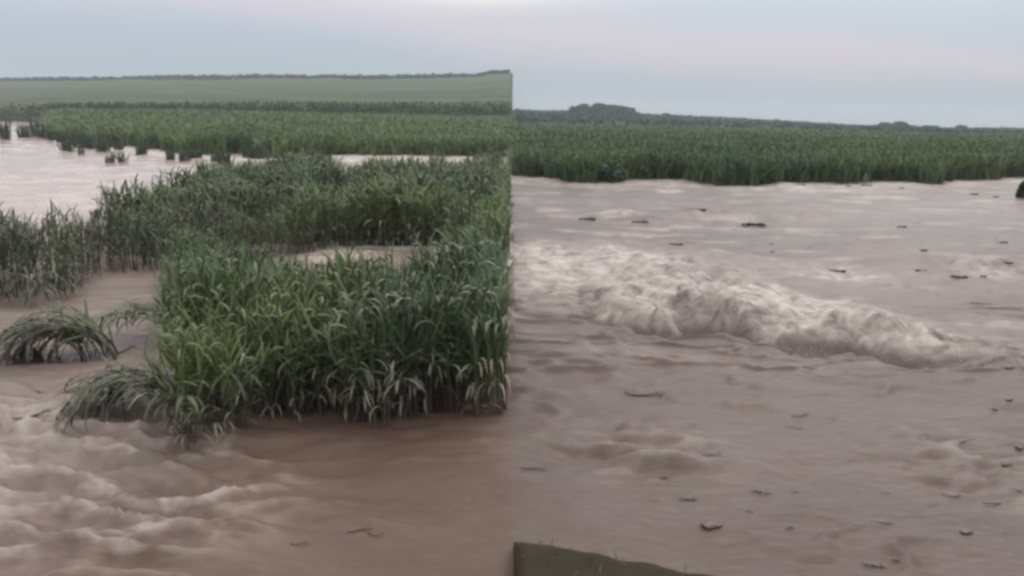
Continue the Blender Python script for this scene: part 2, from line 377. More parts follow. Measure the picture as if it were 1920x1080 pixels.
# drops thrown up by the breaking wave and the rapids
def spray(name, n, sampler, label, seed):
    rr = np.random.default_rng(seed); x, y = sampler(rr, n)
    z = water_fields(x, y)[0] + 0.16 * rr.random(n) ** 2.2
    q = (0.003 + 0.007 * rr.random(n) ** 2)[:, None, None]
    O = np.array([(1, 0, 0), (-1, 0, 0), (0, 1, 0), (0, -1, 0), (0, 0, 1), (0, 0, -1)], float)
    V = (np.stack([x, y, z], -1)[:, None] + O[None] * q).reshape(-1, 3)
    T = np.array([(0, 2, 4), (2, 1, 4), (1, 3, 4), (3, 0, 4), (2, 0, 5), (1, 2, 5), (3, 1, 5), (0, 3, 5)])
    Fq = (np.arange(n)[:, None, None] * 6 + T[None]).reshape(-1, 3)
    link(name, mesh_np(name, V, Fq, [M['drop']]), label=label, cat='spray', kind='stuff')
mt, t, b = new_mat('drop'); b.inputs['Base Color'].default_value = (0.50, 0.445, 0.405, 1); b.inputs['Roughness'].default_value = 0.3; M['drop'] = mt
def on_wave(rr, n):
    x = 1.2 + 5.4 * rr.random(n) ** 1.1; yf = np.interp(x, FX, FY); cl = vnoise(x * 2.2, x * 0, 5)
    return x, yf + np.abs(rr.normal(0.15, 0.45 + 0.5 * cl, n))
spray('wave_spray', 2600, on_wave, 'fine pale spray over the breaking wave', 61)

# ------------------------------------------------------------------ crop plants
def leaf_curve(base, az, elev0, length, droop, n=6):
    P = [np.array(base, float)]; e = elev0
    for i in range(n):
        e2 = e - droop * (i / n) ** 1.1
        st = np.array([math.cos(az) * math.cos(e2), math.sin(az) * math.cos(e2), math.sin(e2)]) * length / n
        P.append(P[-1] + st)
    return np.array(P)
def leaf_geo(base, az, elev0, length, width, droop, n=6, tw=0.0):
    P = leaf_curve(base, az, elev0, length, droop, n); s = np.linspace(0, 1, n + 1)
    W = width * np.sin(np.pi * np.clip(s * 0.86 + 0.14, 0, 1)) ** 0.7 + 0.002; W[-1] = 0.003
    ang = az + math.pi / 2
    S = np.stack([np.cos(ang) * np.cos(tw * s), np.sin(ang) * np.cos(tw * s), np.sin(tw * s)], -1)
    return ribbon(P, W, S)
def make_plant(seed, half=False, H=None, lean=None):
    """list of (part name, V, F, material key); origin at the waterline"""
    r = random.Random(seed); out = []
    H = H or r.uniform(0.95, 1.25)
    def az():
        return math.radians(r.uniform(72, 288)) if half else r.uniform(0, 2 * math.pi)
    nst = 2
    for k in range(nst):
        la = az(); lm = r.uniform(0.02, 0.16) if lean is None else lean[1] * r.uniform(0.85, 1.1)
        if lean is not None: la = lean[0] + r.uniform(-0.3, 0.3)
        bx, by = (0, 0) if k == 0 else (math.cos(la) * 0.06, math.sin(la) * 0.06)
        h = H * r.uniform(0.82, 1.0); s = np.linspace(0, 1, 6)
        P = np.stack([bx + math.cos(la) * lm * s ** 2 * h, by + math.sin(la) * lm * s ** 2 * h, -0.12 + (h * 0.86 + 0.12) * (s - (0 if lean is None else 0.32 * min(lm, 1.2) * s ** 3))], -1)
        out.append(('stem', *tube(P, np.linspace(0.009, 0.005, 6), 4), 'stem'))
        for i in range(8):
            q = 0.36 + 0.64 * ((i + r.uniform(0, 0.9)) / 8.2) ** 0.8
            b = np.array([np.interp(q, s, P[:, j]) for j in range(3)])
            up = q ** 1.3
            out.append(('leaf', *leaf_geo(b, az(), math.radians(r.uniform(50, 68) + 16 * up), r.uniform(0.32, 0.50) * (1.05 - 0.2 * up), r.uniform(0.013, 0.023),
                        math.radians(r.uniform(60, 135) - 55 * up), 6, r.uniform(-0.6, 0.6)), 'leaf'))
        for _ in range(2):
            b = P[int(r.uniform(1, 4))]
            out.append(('dry_leaf', *leaf_geo(b, az(), math.radians(r.uniform(35, 75)), r.uniform(0.20, 0.34), r.uniform(0.012, 0.020), math.radians(r.uniform(140, 200)), 6, r.uniform(-.4, .4)), 'dry'))
        if r.random() < 0.6:
            hp = leaf_curve(P[-1], az(), math.radians(72), r.uniform(0.15, 0.22), math.radians(r.uniform(70, 150)), 6)
            out.append(('seed_head', *tube(hp, [0.004, 0.011, 0.013, 0.013, 0.011, 0.008, 0.002], 5), 'head'))
    return out
VAR = [make_plant(100 + i) for i in range(9)]
VAR_H = [make_plant(200 + i, half=True) for i in range(4)]
def var_meshes(parts, nm):
    return [(n, mesh_np(n, V, Fq, [M[k]])) for n, V, Fq, k in parts]
VM = [var_meshes(v, 'p') for v in VAR]; VMH = [var_meshes(v, 'p') for v in VAR_H]
def place_plant(meshes, x, y, z, rz, sc, label, group, tilt=(0, 0), name='crop_plant'):
    e = bpy.data.objects.new(name, None); COL.objects.link(e)
    e.location = (x, y, z); e.rotation_euler = (tilt[0], tilt[1], rz); e.scale = (sc, sc, sc)
    e['label'] = label; e['category'] = 'crop plant'; e['group'] = group; e.empty_display_size = 0.1
    for n, me in meshes:
        c = bpy.data.objects.new(n, me); COL.objects.link(c); c.parent = e
    return e
MK = ['stem', 'leaf', 'dry', 'head', 'mud_leaf']
def flat(parts):
    V, Fq = join([(v, f) for _, v, f, _ in parts])
    mi = np.concatenate([np.full(len(f), MK.index(k)) for _, v, f, k in parts]); return V, Fq, mi
FLAT = [flat(v) for v in VAR]; FLATH = [flat(v) for v in VAR_H]

# ground plan of the flooded crop (metres): stand polygons taken from where the plants meet the water
def gp(*pts): return [(at(a, c).x, at(a, c).y) for a, c in pts]
def inside(x, y, poly):
    c = np.zeros(np.shape(x), bool); n = len(poly)
    for i in range(n):
        (x0, y0), (x1, y1) = poly[i], poly[(i + 1) % n]
        c ^= ((y0 > y) != (y1 > y)) & (x < (x1 - x0) * (y - y0) / (y1 - y0 + 1e-12) + x0)
    return c
near = gp((335, 845), (400, 830), (500, 790), (620, 782), (700, 800), (800, 780), (975, 778))
near = near + [(edge(11.6), 11.6), (-0.55, 12.2)] + gp((860, 610), (700, 630), (560, 620), (480, 590), (430, 545), (400, 520), (330, 518), (322, 600))
rear = gp((-260, 585), (0, 566), (60, 560), (150, 548), (210, 520), (330, 512), (430, 500)) + [(-5.2, 18.2), (-3.4, 20.0), (-1.5, 20.0), (-0.9, 15), (-0.5, 11.9), (edge(11.4), 11.4), (edge(40), 40), (-4, 38), (-8.5, 36)]
rear = rear + [(-10.3, 33), (-10.0, 30), (-9.6, 25.5), (-9.3, 21.5), (-9.0, 19), (-9.0, 17.2), (-10.0, 16.6), (-13, 16.0)]
def scatter(poly, spacing, seed, jit=0.5):
    rr = np.random.default_rng(seed)
    xs = [p[0] for p in poly]; ys = [p[1] for p in poly]
    gx, gy = np.meshgrid(np.arange(min(xs), max(xs), spacing), np.arange(min(ys), max(ys), spacing))
    gx = gx.ravel() + (rr.random(gx.size) - 0.5) * spacing * 2 * jit; gy = gy.ravel() + (rr.random(gy.size) - 0.5) * spacing * 2 * jit
    k = inside(gx, gy, poly); return gx[k], gy[k]
pts = []
gx, gy = scatter(near, 0.135, 11); pts += [(a, c, 'near') for a, c in zip(gx, gy)]
gx, gy = scatter(rear, 0.20, 12)
thin = RNG.random(len(gx)) < np.interp(gy, [14, 20, 30, 50], [1.0, 1.0, 0.8, 0.6]) * np.where((gy < 18) & (gx < -6.0), 0.75, 1.0)
pts += [(a, c, 'rear') for a, c, k in zip(gx, gy, thin) if k]
pts = [p for p in pts if p[0] < edge(p[1]) - 0.05]
cl_ = fbm(np.array([p[0] for p in pts]) * 1.5, np.array([p[1] for p in pts]) * 1.5, 2, 43)   # gaps torn into the stands
pts = [p for p, q in zip(pts, cl_) if q > (0.30 if p[2] == 'near' else 0.36) or (p[1] < 21 and p[0] < -5.5) or random.random() < 0.25]
def front_depth(x, y):                         # how far behind the water's edge of the near stand a plant stands
    return min(math.hypot(x - q[0], y - q[1]) for q in EDGE_PTS)
EDGE_PTS = []
for (x0, y0), (x1, y1) in zip(near[:7], near[1:7]):
    for k in range(20): EDGE_PTS.append((x0 + (x1 - x0) * k / 20, y0 + (y1 - y0) * k / 20))
LEFT_PTS = []
lp = gp((335, 845), (322, 600), (330, 518))
for (x0, y0), (x1, y1) in zip(lp, lp[1:]):
    for k in range(20): LEFT_PTS.append((x0 + (x1 - x0) * k / 20, y0 + (y1 - y0) * k / 20))
cand = []
for i, (x, y, s) in enumerate(pts):
    if s == 'near':
        d1 = min(math.hypot(x - q[0], y - q[1]) for q in EDGE_PTS); d2 = min(math.hypot(x - q[0], y - q[1]) for q in LEFT_PTS)
        cand.append((min(d1, d2 * 2.6), i, d1, d2))
CORNER = lp[0]
cand.sort(); chosen = {i: (d1, d2) for _, i, d1, d2 in cand[:235]}
stuffV, stuffF, stuffI, off = [], [], [], 0
for i, (x, y, s) in enumerate(pts):
    r = random.Random(i * 13 + 5)
    half = x > edge(y) - 0.42
    if half: x = min(x, edge(y, 0.0) + 0.006)
    rise = 1.0 + (0.75 if s == 'near' else 1.25) * (fbm(np.array([x * 0.9]), np.array([y * 0.7]), 2, 7)[0] - 0.5)
    if s == 'rear': rise *= 1 - 0.17 * float(1 - sstep(17.5, 22, y)) * float(1 - sstep(-6.6, -5.2, x))
    if s == 'near': rise *= 1 - 0.24 * float(sstep(9.6, 12.0, y)) * (1 - float(sstep(-1.7, -0.6, x)))
    rise *= 1 + 0.32 * float(bump(x, 0.0, 0.9)) * float(sstep(9.5, 11.0, y)) * (1 - float(sstep(14, 17, y)))
    sc = rise * r.uniform(0.88, 1.1); rz = r.uniform(-0.25, 0.25) if half else r.uniform(0, 6.28)
    if i in chosen:
        d1, d2 = chosen[i]
        row = 'in the front row' if d1 < 0.20 else ('on the open flank' if d2 < 0.5 else 'just behind the front row')
        if x > edge(y) - 0.45: where = 'at the straight cut edge of the stand'
        elif math.hypot(x - CORNER[0], y - CORNER[1]) < 0.75: where = 'beside the plants flattened at the corner'
        elif d2 < 0.5 and y > 12.5: where = 'where the near stand joins the rear stand'
        elif d2 < 0.5: where = 'facing the arched clump across open water'
        elif x < -1.4: where = 'between the flattened corner and the stand middle'
        else: where = 'in the middle of the near stand'
        lab, grp = 'green crop plant %s, %s' % (row, where), 'plants %s %s' % (row, where)
        v = VMH[r.randrange(4)] if half else VM[r.randrange(9)]
        k_ = 0.34 if d1 < 0.3 else 0.18
        tl = (r.uniform(-.08, k_), r.uniform(-k_, k_ * .5)) if not half else (r.uniform(-.05, .05), -r.uniform(0, .06))
        place_plant(v, x, y, 0.0, rz, sc, lab, grp, tl)
    else:
        V, Fq, mi = FLATH[r.randrange(4)] if half else FLAT[r.randrange(9)]
        c, sn = math.cos(rz), math.sin(rz); wide = sc * (1.0 if y < 20 else 1.35)
        W = np.stack([(V[:, 0] * c - V[:, 1] * sn) * wide + x, (V[:, 0] * sn + V[:, 1] * c) * wide + y, V[:, 2] * sc], -1)
        stuffV.append(W); stuffF.append(Fq + off); stuffI.append(np.where(mi == 1, 4, mi) if s == 'rear' and x < -5.2 and y < 21 and r.random() < 0.6 else mi); off += len(V)
o = link('standing_crop', mesh_np('standing_crop', np.concatenate(stuffV), np.concatenate(stuffF), [M[k] for k in MK], mat_idx=np.concatenate(stuffI)),
         label='dense green crop stand rising from the flood behind its front plants', cat='crop', kind='stuff')

# plants laid over by the current
LODGED = []
def make_bent(seed, az0, length, e0, e1):
    r = random.Random(seed); out = []; n = 10; P = [np.array([0, 0, -0.1])]
    for k in range(n):
        e = math.radians(e0 + (e1 - e0) * (k / (n - 1)) ** 0.9); a = az0 + 0.15 * math.sin(k + seed)
        P.append(P[-1] + np.array([math.cos(a) * math.cos(e), math.sin(a) * math.cos(e), math.sin(e)]) * length / n)
    P = np.array(P); out.append(('stem', *tube(P, np.linspace(0.010, 0.005, n + 1), 4), 'stem'))
    for k in range(13):
        q = r.uniform(0.2, 1.0); i = min(int(q * n), n); a = az0 + r.gauss(0, 0.75)
        el = math.radians(e0 + (e1 - e0) * q) * 0.6 + math.radians(r.uniform(-5, 40))
        out.append(('leaf', *leaf_geo(P[i], a, el, r.uniform(0.35, 0.6), r.uniform(0.022, 0.036), math.radians(r.uniform(50, 120)), 6, r.uniform(-.6, .6)), r.choice(['leaf', 'mud_leaf', 'mud_leaf'])))
    for k in range(2):
        i = r.randrange(2, n); out.append(('dry_leaf', *leaf_geo(P[i], az0 + r.gauss(0, 1), math.radians(r.uniform(-20, 30)), r.uniform(.2, .35), r.uniform(.014, .024), math.radians(90), 6), 'dry'))
    return out
def lodged(px0, px1, py, azdeg, e0, e1, Lh, n, seed, label, group):
    r = random.Random(seed)
    for k in range(n):
        p = at(px0 + (px1 - px0) * r.random(), py + r.uniform(-14, 14))
        parts = make_bent(seed * 50 + k, math.radians(azdeg + r.uniform(-25, 25)), Lh * r.uniform(0.85, 1.15), e0, e1 + r.uniform(-15, 25))
        ms = [(a, mesh_np(a, v, f, [M[m_]])) for a, v, f, m_ in parts]
        place_plant(ms, p.x, p.y, 0.0, 0, 1.0, label, group)
for (qa, qb, qy, az_, e1_, ln, n_, sd) in [(350, 430, 812, 240, 25, 0.95, 3, 21), (430, 520, 774, 285, 20, 0.95, 2, 22), (610, 690, 766, 250, 30, 1.0, 3, 23), (690, 780, 770, 290, 15, 0.95, 2, 24), (800, 900, 752, 225, 20, 1.0, 2, 25)]:
    lodged(qa, qb, qy, az_, 84, e1_, ln, n_, sd, 'drooping crop plant hanging forward over the brown water from the front row', 'drooping front plants')
lodged(326, 342, 640, 185, 84, -25, 1.1, 6, 26, 'crop plant leaning off the left flank over the open water gap', 'leaning flank plants')
lodged(10, 140, 562, 250, 84, -20, 1.05, 9, 27, 'drooping muddy crop plant on the front of the thin rear stand', 'drooping rear stand plants')
lodged(150, 222, 672, 186, 92, -76, 1.5, 28, 3, 'bent crop plant in the arched clump standing alone in the open water', 'plants of the arched clump')
lodged(285, 345, 770, 215, 88, -62, 1.25, 12, 5, 'crop plant flattened by the current at the corner of the near stand', 'flattened corner plants')

# ------------------------------------------------------------------ tufts far off in the water
def tuft(seed, h, w, n, key):
    r = random.Random(seed); parts = []
    for k in range(n):
        a = r.uniform(0, 6.28); q = w * 0.5 * math.sqrt(r.random())
        parts.append(leaf_geo((math.cos(a) * q, math.sin(a) * q, -0.15), r.uniform(0, 6.28), math.radians(r.uniform(68, 88)), h * r.uniform(0.7, 1.1) + 0.15, r.uniform(0.05, 0.10), math.radians(r.uniform(5, 50)), 4))
    V, Fq = join(parts); return mesh_np('crop_clump', V, Fq, [M[key]])
TF = [tuft(i, 1.0, 1.0, 60, 'shrub') for i in range(4)]
TFB = [tuft(20 + i, 1.0, 1.0, 40, 'mud_leaf') for i in range(2)]
CL = [(10, 262, 45, 18), (45, 258, 30, 22), (66, 256, 38, 16), (85, 258, 30, 22), (126, 284, 27, 24), (152, 290, 22, 12), (222, 280, 18, 18), (222, 305, 26, 30), (205, 306, 16, 14),
      (325, 285, 24, 14), (310, 262, 20, 60), (425, 288, 36, 30), (468, 290, 38, 24), (515, 292, 22, 24), (610, 266, 30, 24), (765, 275, 30, 22), (350, 372, 52, 16), (388, 345, 50, 34), (290, 420, 45, 16), (180, 410, 22, 18)]
tr = random.Random(31)
for k in range(26):
    px = tr.uniform(95, 600); sd_ = float(np.interp(u_of(px, 70), SHU, SHD)) - tr.uniform(2, 16)
    lo_, hi_ = 226.0, 1000.0
    for _ in range(30):                        # pixel row of the water surface at that distance
        py_ = (lo_ + hi_) / 2
        if at(px, py_).y > sd_ or at(px, py_).y < 0: lo_ = py_
        else: hi_ = py_
    CL.append((px, py_, tr.uniform(18, 30), tr.uniform(14, 30)))
for i, (px, py, hp, wp) in enumerate(CL):
    p = at(px, py); k = p.y / FPX
    brown = i in (5, 7, 8)
    me = (TFB if brown else TF)[i % 2 if brown else i % 4]
    lab = 'ragged brown tuft of drowned stalks out in the pale open water' if brown else ('dark tuft of crop stalks poking from the pale flood below the hillside' if py < 330 else 'thin dark stalk tuft standing proud at the rear stand edge')
    c = link('crop_clump', me, label=lab, cat='crop clump', group='brown tufts' if brown else ('dark tufts' if py < 330 else 'edge stalk tufts'))
    c.location = (p.x, p.y, 0); c.scale = (wp * k, wp * k, hp * k); c.rotation_euler = (0, 0, i * 1.3)

# ------------------------------------------------------------------ field crops on the land beyond
def field_stuff(name, f, u0, u1, y0, y1, n, label, seed, hmin, hmax, mk='field'):
    rr = np.random.default_rng(seed)
    y = (y0 ** -0.6 + (y1 ** -0.6 - y0 ** -0.6) * rr.random(n)) ** (-1 / 0.6); u = u0 + (u1 - u0) * rr.random(n); x = u * y
    e = np.array([edge(v, 1.5) for v in y])
    k = (x < e - 0.25) if u0 < -0.1 else (x > e + 0.25)
    x, y = x[k], y[k]; z = f(x, y); k = z > -0.12; x, y, z = x[k], y[k], z[k]
    m_ = len(x); B = 5
    s = np.sqrt(y / 50.0)
    patch = 0.75 + 0.5 * fbm(x * 0.25, y * 0.15, 3, seed)
    Vs = []
    for b in range(B):
        a = rr.random(m_) * 6.283; h = (hmin + (hmax - hmin) * rr.random(m_)) * patch; w = (0.10 + 0.10 * rr.random(m_)) * s
        dx, dy = np.cos(a), np.sin(a); ox, oy = (rr.random(m_) - .5) * 0.5 * s, (rr.random(m_) - .5) * 0.5 * s
        bx, by = x + ox, y + oy; le = 0.2 + 0.7 * rr.random(m_)
        sx, sy = -dy * w / 2, dx * w / 2
        def pt(t, kx, kz, sg): return np.stack([bx + dx * le * kx * s + sg * sx * t, by + dy * le * kx * s + sg * sy * t, z - 0.1 + (h + 0.1) * kz], -1)
        Vs.append(np.stack([pt(0.8, 0, 0, -1), pt(0.8, 0, 0, 1), pt(1, .3, .65, 1), pt(1, .3, .65, -1), pt(.25, 1, 1, 1), pt(.25, 1, 1, -1)], 1))
    V = np.concatenate(Vs).reshape(-1, 3); q = np.arange(m_ * B) * 6
    Fq = np.concatenate([np.stack([q, q + 1, q + 2, q + 3], -1), np.stack([q + 3, q + 2, q + 4, q + 5], -1)])
    return link(name, mesh_np(name, V, Fq, [M[mk]]), label=label, cat='crop', kind='stuff')
field_stuff('hillside_crop', z_left, -0.68, 0.0, 50, 240, 34000, 'green crop covering the lower hillside beyond the pale water', 5, 0.7, 1.4)
field_stuff('farmland_crop', z_right, -0.01, 0.68, 42, 240, 34000, 'dark green crop on flat land beyond the open flood', 6, 0.6, 1.3, 'field_dark')

# ------------------------------------------------------------------ foliage things
def leaf_cloud(centers, radii, n, size, seed):
    rr = np.random.default_rng(seed); c = np.asarray(centers, float); rd = np.asarray(radii, float)
    k = rr.integers(0, len(c), n); d = rr.normal(size=(n, 3)); d /= np.linalg.norm(d, axis=1)[:, None]
    q = (0.45 + 0.55 * rr.random(n) ** 0.5)[:, None]
    P = c[k] + d * rd[k] * q
    a = rr.normal(size=(n, 3)); a /= np.linalg.norm(a, axis=1)[:, None]
    b_ = np.cross(a, d + 0.3 * rr.normal(size=(n, 3))); b_ /= np.linalg.norm(b_, axis=1)[:, None] + 1e-6
    s = size * (0.5 + rr.random(n))[:, None]
    V = np.stack([P - a * s - b_ * s * .6, P + a * s - b_ * s * .5, P + a * s * .8 + b_ * s * .6, P - a * s * .9 + b_ * s * .5], 1).reshape(-1, 3)
    return V, np.arange(n * 4).reshape(-1, 4)
def tree(px, ytop, dist, w, f, label, group, seed, low=0.15):
    r = random.Random(seed); tp = at_dist(px, ytop, dist); z0 = float(f(np.array([tp.x]), np.array([tp.y]))[0]); h = max(tp.z - z0, 2.5)
    e = bpy.data.objects.new('broadleaf_tree', None); COL.objects.link(e); e.location = (tp.x, tp.y, z0 - 0.1)
    e['label'] = label; e['category'] = 'tree'; e['group'] = group
    parts = [tube([(0, 0, 0), (0.1, 0, h * .35), (0, .1, h * .7)], [h * .035, h * .025, h * .01], 6)]
    cs, rs = [], []
    for k in range(9):
        a = r.uniform(0, 6.28); q = w * 0.30 * math.sqrt(r.random()); zz = h * r.uniform(low + 0.2, 0.86)
        c = (math.cos(a) * q, math.sin(a) * q, zz); cs.append(c)
        rad = w * r.uniform(0.20, 0.30); rs.append((rad, rad, min(h * r.uniform(0.12, 0.2), h - zz)))
        if k < 5: parts.append(tube([(0, 0, h * .3), (c[0] * .6, c[1] * .6, (h * .3 + zz) / 2 + .3), c], [h * .018, h * .012, h * .005], 4))
    cs.append((0, 0, h * 0.5)); rs.append((w * .42, w * .42, h * .34))
    V, Fq = join(parts); link('trunk', mesh_np('trunk', V, Fq, [M['bark']]), e)
    V, Fq = leaf_cloud(cs, rs, 800, 0.035 * w + 0.12, seed); link('crown', mesh_np('crown', V, Fq, [M['tree']], smooth=False), e)
GR = [(1084, 198, 8), (1098, 196, 9), (1112, 195, 9), (1126, 195, 9), (1140, 198, 9), (1153, 199, 9), (1166, 200, 9), (1178, 203, 8), (1188, 208, 6)]
for i, (px, yt, w) in enumerate(GR):
    tree(px, yt - 2, 440 + (i % 3) * 8, w + 2, z_right, 'broadleaf tree in the dense flat-topped grove on the far ridge', 'trees of the flat-topped grove', 300 + i, 0.0)
for i, (px, yt, w) in enumerate([(1648, 231, 7), (1664, 227, 8), (1680, 225, 8), (1696, 229, 8), (1710, 234, 7)]):
    tree(px, yt, 430, w, z_right, 'broadleaf tree in the small rounded clump on the low skyline', 'trees of the rounded clump', 320 + i, 0.0)
tree(1745, 235, 430, 8, z_right, 'lone low rounded tree on the skyline beside the rounded clump', 'lone skyline trees', 330, 0.0)
tree(1801, 234, 430, 5.5, z_right, 'lone narrow square-topped tree on the low skyline', 'lone skyline trees', 331, 0.0)
tree(1250, 213, 520, 8, z_right, 'small solitary tree on the far ridge beyond the grove', 'lone skyline trees', 332, 0.0)
for i, (px, yt, w) in enumerate([(905, 136, 10), (925, 132, 12), (945, 134, 11)]):
    tree(px, yt, 610, w, z_left, 'tree in the row crowning the hillside ridge', 'hillside ridge trees', 340 + i, 0.0)

def wood(name, f, pxs, tops, dist, n, label, seed, depth, size, mat='tree', cat='wood', kind='stuff'):
    rr = np.random.default_rng(seed); cs, rs = [], []
    for q in np.arange(pxs[0], pxs[-1], 5.0):
        tz = at_dist(q, np.interp(q, pxs, tops) + rr.uniform(-1.2, 1.2), dist)
        zg = float(f(np.array([tz.x]), np.array([tz.y]))[0]); hh = max(tz.z - zg, 0.8)
        cs.append((tz.x, tz.y + rr.uniform(-depth, depth), zg + hh * 0.45)); rs.append((2.2 * dist / 600 + 0.5, depth * .5, hh * 0.55))
    V, Fq = leaf_cloud(cs, rs, n, size, seed)
    return link(name, mesh_np(name, V, Fq, [M[mat]], smooth=False), label=label, cat=cat, kind=kind)
wood('ridge_wood', z_left, [-60, 200, 280, 480, 700, 950], [147, 146, 142, 141, 142, 138], 612, 9000, 'far blue-grey wood lining the hillside crest', 71, 6, 0.9)
wood('skyline_wood', z_right, [968, 1200, 1400, 1600, 1720, 2000], [206, 214, 223, 236, 239, 243], 600, 6000, 'far blue-grey wood along the low skyline', 72, 6, 0.9)
rr = np.random.default_rng(90); qy = 260 + 350 * rr.random(900); qx = (-0.002 + 0.75 * rr.random(900)) * qy; qx = np.maximum(qx, 3.5)
qz = z_right(qx, qy); V, Fq = leaf_cloud(np.stack([qx, qy, qz + 0.1], -1), np.tile([[5.0, 5.0, 0.9]], (900, 1)), 26000, 0.9, 91); V[:, 0] = np.maximum(V[:, 0], 0.1)
link('far_scrub', mesh_np('far_scrub', V, Fq, [M['tree']], smooth=False), label='dark blue-grey scrub covering the far low ridge', cat='scrub', kind='stuff')
wood('hedgerow', z_left, [-80, 300, 600, 956], [193, 190, 189, 189], 205, 16000, 'long dark green hedgerow running across the hillside field', 73, 1.5, 0.22, 'hedge', 'hedgerow', None)

def shrub(px, py, wpx, hpx, seed, label, group):
    p = at(px, py); k = p.y / FPX; w, h = wpx * k, hpx * k
    r = random.Random(seed); cs = [(r.uniform(-.3, .3) * w, r.uniform(-.2, .2) * w, h * r.uniform(.25, .7)) for _ in range(6)]
    rs = [(w * .28, w * .28, h * .3)] * 6
    e = bpy.data.objects.new('marsh_shrub', None); COL.objects.link(e); e.location = (p.x, p.y, -0.05); e['label'] = label; e['category'] = 'shrub'; e['group'] = group
    V, Fq = leaf_cloud(cs, rs, 420, 0.10, seed); link('foliage', mesh_np('foliage', V, Fq, [M['shrub']], smooth=False), e)
    V, Fq = join([tube([(0, 0, -.3), (c[0] * .5, c[1] * .5, c[2] * .6), c], [.03, .02, .01], 4) for c in cs]); link('stem', mesh_np('stem', V, Fq, [M['bark']]), e)
for i, (px, py, w, h) in enumerate([(1140, 341, 60, 38), (1292, 322, 34, 30), (1362, 326, 40, 22), (1215, 336, 46, 26), (1465, 338, 50, 24), (1395, 340, 60, 20), (1540, 330, 70, 26), (1640, 336, 60, 20), (972, 308, 22, 24), (1776, 340, 18, 30)]):
    shrub(px, py, w, h, 400 + i, 'dark bushy clump at the flooded margin of the far flat field', 'dark margin clumps')
shrub(1921, 372, 22, 34, 420, 'black stump-like bush standing alone in open flood off the far margin', 'lone flood bushes')

# ------------------------------------------------------------------ muddy bank
nb_ = 60
bx0 = edge(6.0, 0.0) + 0.012
XX, YY = np.meshgrid(np.linspace(0, 1, nb_), np.linspace(0, 1, nb_))
pA = at(960, 1024); pB = at(1270, 1082)
yb = 2.2 + YY * (pA.y + 0.35 - 2.2); xe = bx0 + (yb * 0 + 2.6) * XX
line = pA.y + (pB.y - pA.y) * (xe - pA.x) / (pB.x - pA.x)
zz = np.clip((line - yb) * 0.55, -0.4, 0.22) + (fbm(xe * 2.5, yb * 4, 4, 77, 0.5) - 0.5) * 0.08 + 0.03
zz[:, 0] = np.minimum(zz[:, 0], 0.12)
V = np.stack([xe, yb, zz], -1).reshape(-1, 3); Fb = grid_faces(nb_, nb_)
top = np.arange(nb_) * nb_; low = V[top].copy(); low[:, 2] = -0.5; i = np.arange(nb_ - 1)
Fs = np.stack([top[i], top[i + 1], len(V) + i + 1, len(V) + i], -1)
link('bank', mesh_np('bank', np.concatenate([V, low]), np.concatenate([Fb, Fs]), [M['soil']]), kind='structure')

rr = np.random.default_rng(55); parts = []
for k in range(420):
    i_, j_ = rr.integers(0, nb_), rr.integers(1, nb_)
    if zz[i_, j_] < 0.02: continue
    parts.append(leaf_geo((xe[i_, j_], yb[i_, j_], zz[i_, j_] - 0.01), rr.uniform(0, 6.28), rr.uniform(0.3, 1.4), rr.uniform(0.03, 0.09), 0.006, rr.uniform(0.3, 1.5), 3))
V, Fq = join(parts)
link('bank_stubble', mesh_np('bank_stubble', V, Fq, [M['mud_leaf']]), label='short muddy grass stubble on the dark mud bank', cat='grass', kind='stuff')

# ------------------------------------------------------------------ floating debris
def stick(seed, L_=1.0):
    r = random.Random(seed); s = np.linspace(-.5, .5, 8)
    P = np.stack([s * L_, 0.10 * np.sin(s * 5 + r.uniform(0, 6)), 0.02 + 0.03 * np.sin(s * 4 + r.uniform(0, 6))], -1)
    a = tube(P, 0.035 * (1 - 0.7 * np.abs(s) ** 1.5), 6); q = P[5]
    b_ = tube([q, q + np.array([.12, .10, .06]), q + np.array([.26, .13, .05])], [.02, .014, .006], 5)
    V, Fq = join([a, b_]); return mesh_np('floating_stick', V, Fq, [M['wet']])
def blob(seed, sx, sy, sz, nu=16, nv=7, amp=0.7):
    U, W = np.meshgrid(np.linspace(0, 2 * math.pi, nu, endpoint=False), np.linspace(0.02, math.pi - .02, nv))
    x, y, z = np.cos(U) * np.sin(W), np.sin(U) * np.sin(W), np.cos(W)
    q = (1 - amp / 2) + amp * fbm(x * 2.2 + z + 9 + seed, y * 2.2 + z * .7 + seed, 3, seed)
    V = np.stack([x * q * sx, y * q * sy, z * q * sz], -1).reshape(-1, 3); f = []
    for a in range(nv - 1):
        for b_ in range(nu): f.append((a * nu + b_, a * nu + (b_ + 1) % nu, (a + 1) * nu + (b_ + 1) % nu, (a + 1) * nu + b_))
    return V, np.array(f)
def mat_mesh(seed):
    r = random.Random(seed); parts = []
    for k in range(4):
        v, f = blob(seed * 5 + k, r.uniform(.10, .20), r.uniform(.05, .09), 0.03, 12, 6, 1.3); parts.append((v + np.array([r.uniform(-.3, .3), r.uniform(-.08, .08), 0]), f))
    for k in range(30):
        a = r.gauss(0, 0.35) + (math.pi if r.random() < .5 else 0); x, y = r.gauss(0, .20), r.gauss(0, .07)
        parts.append(leaf_geo((x, y, r.uniform(0.01, .05)), a, math.radians(r.uniform(0, 16)), r.uniform(.12, .30), r.uniform(.02, .045), math.radians(r.uniform(10, 30)), 4))
    V, Fq = join(parts); return mesh_np('plant_mat', V, Fq, [M['wet']])
def clod_mesh(seed, mat):
    V, Fq = blob(seed + 30, 0.5, 0.3, 0.12, 22, 10, 1.2); return mesh_np('floating_clod', V, Fq, [mat])
STK = [stick(i) for i in range(4)]; MAT = [mat_mesh(i) for i in range(4)]; CLD = [clod_mesh(i, M['wet']) for i in range(3)]
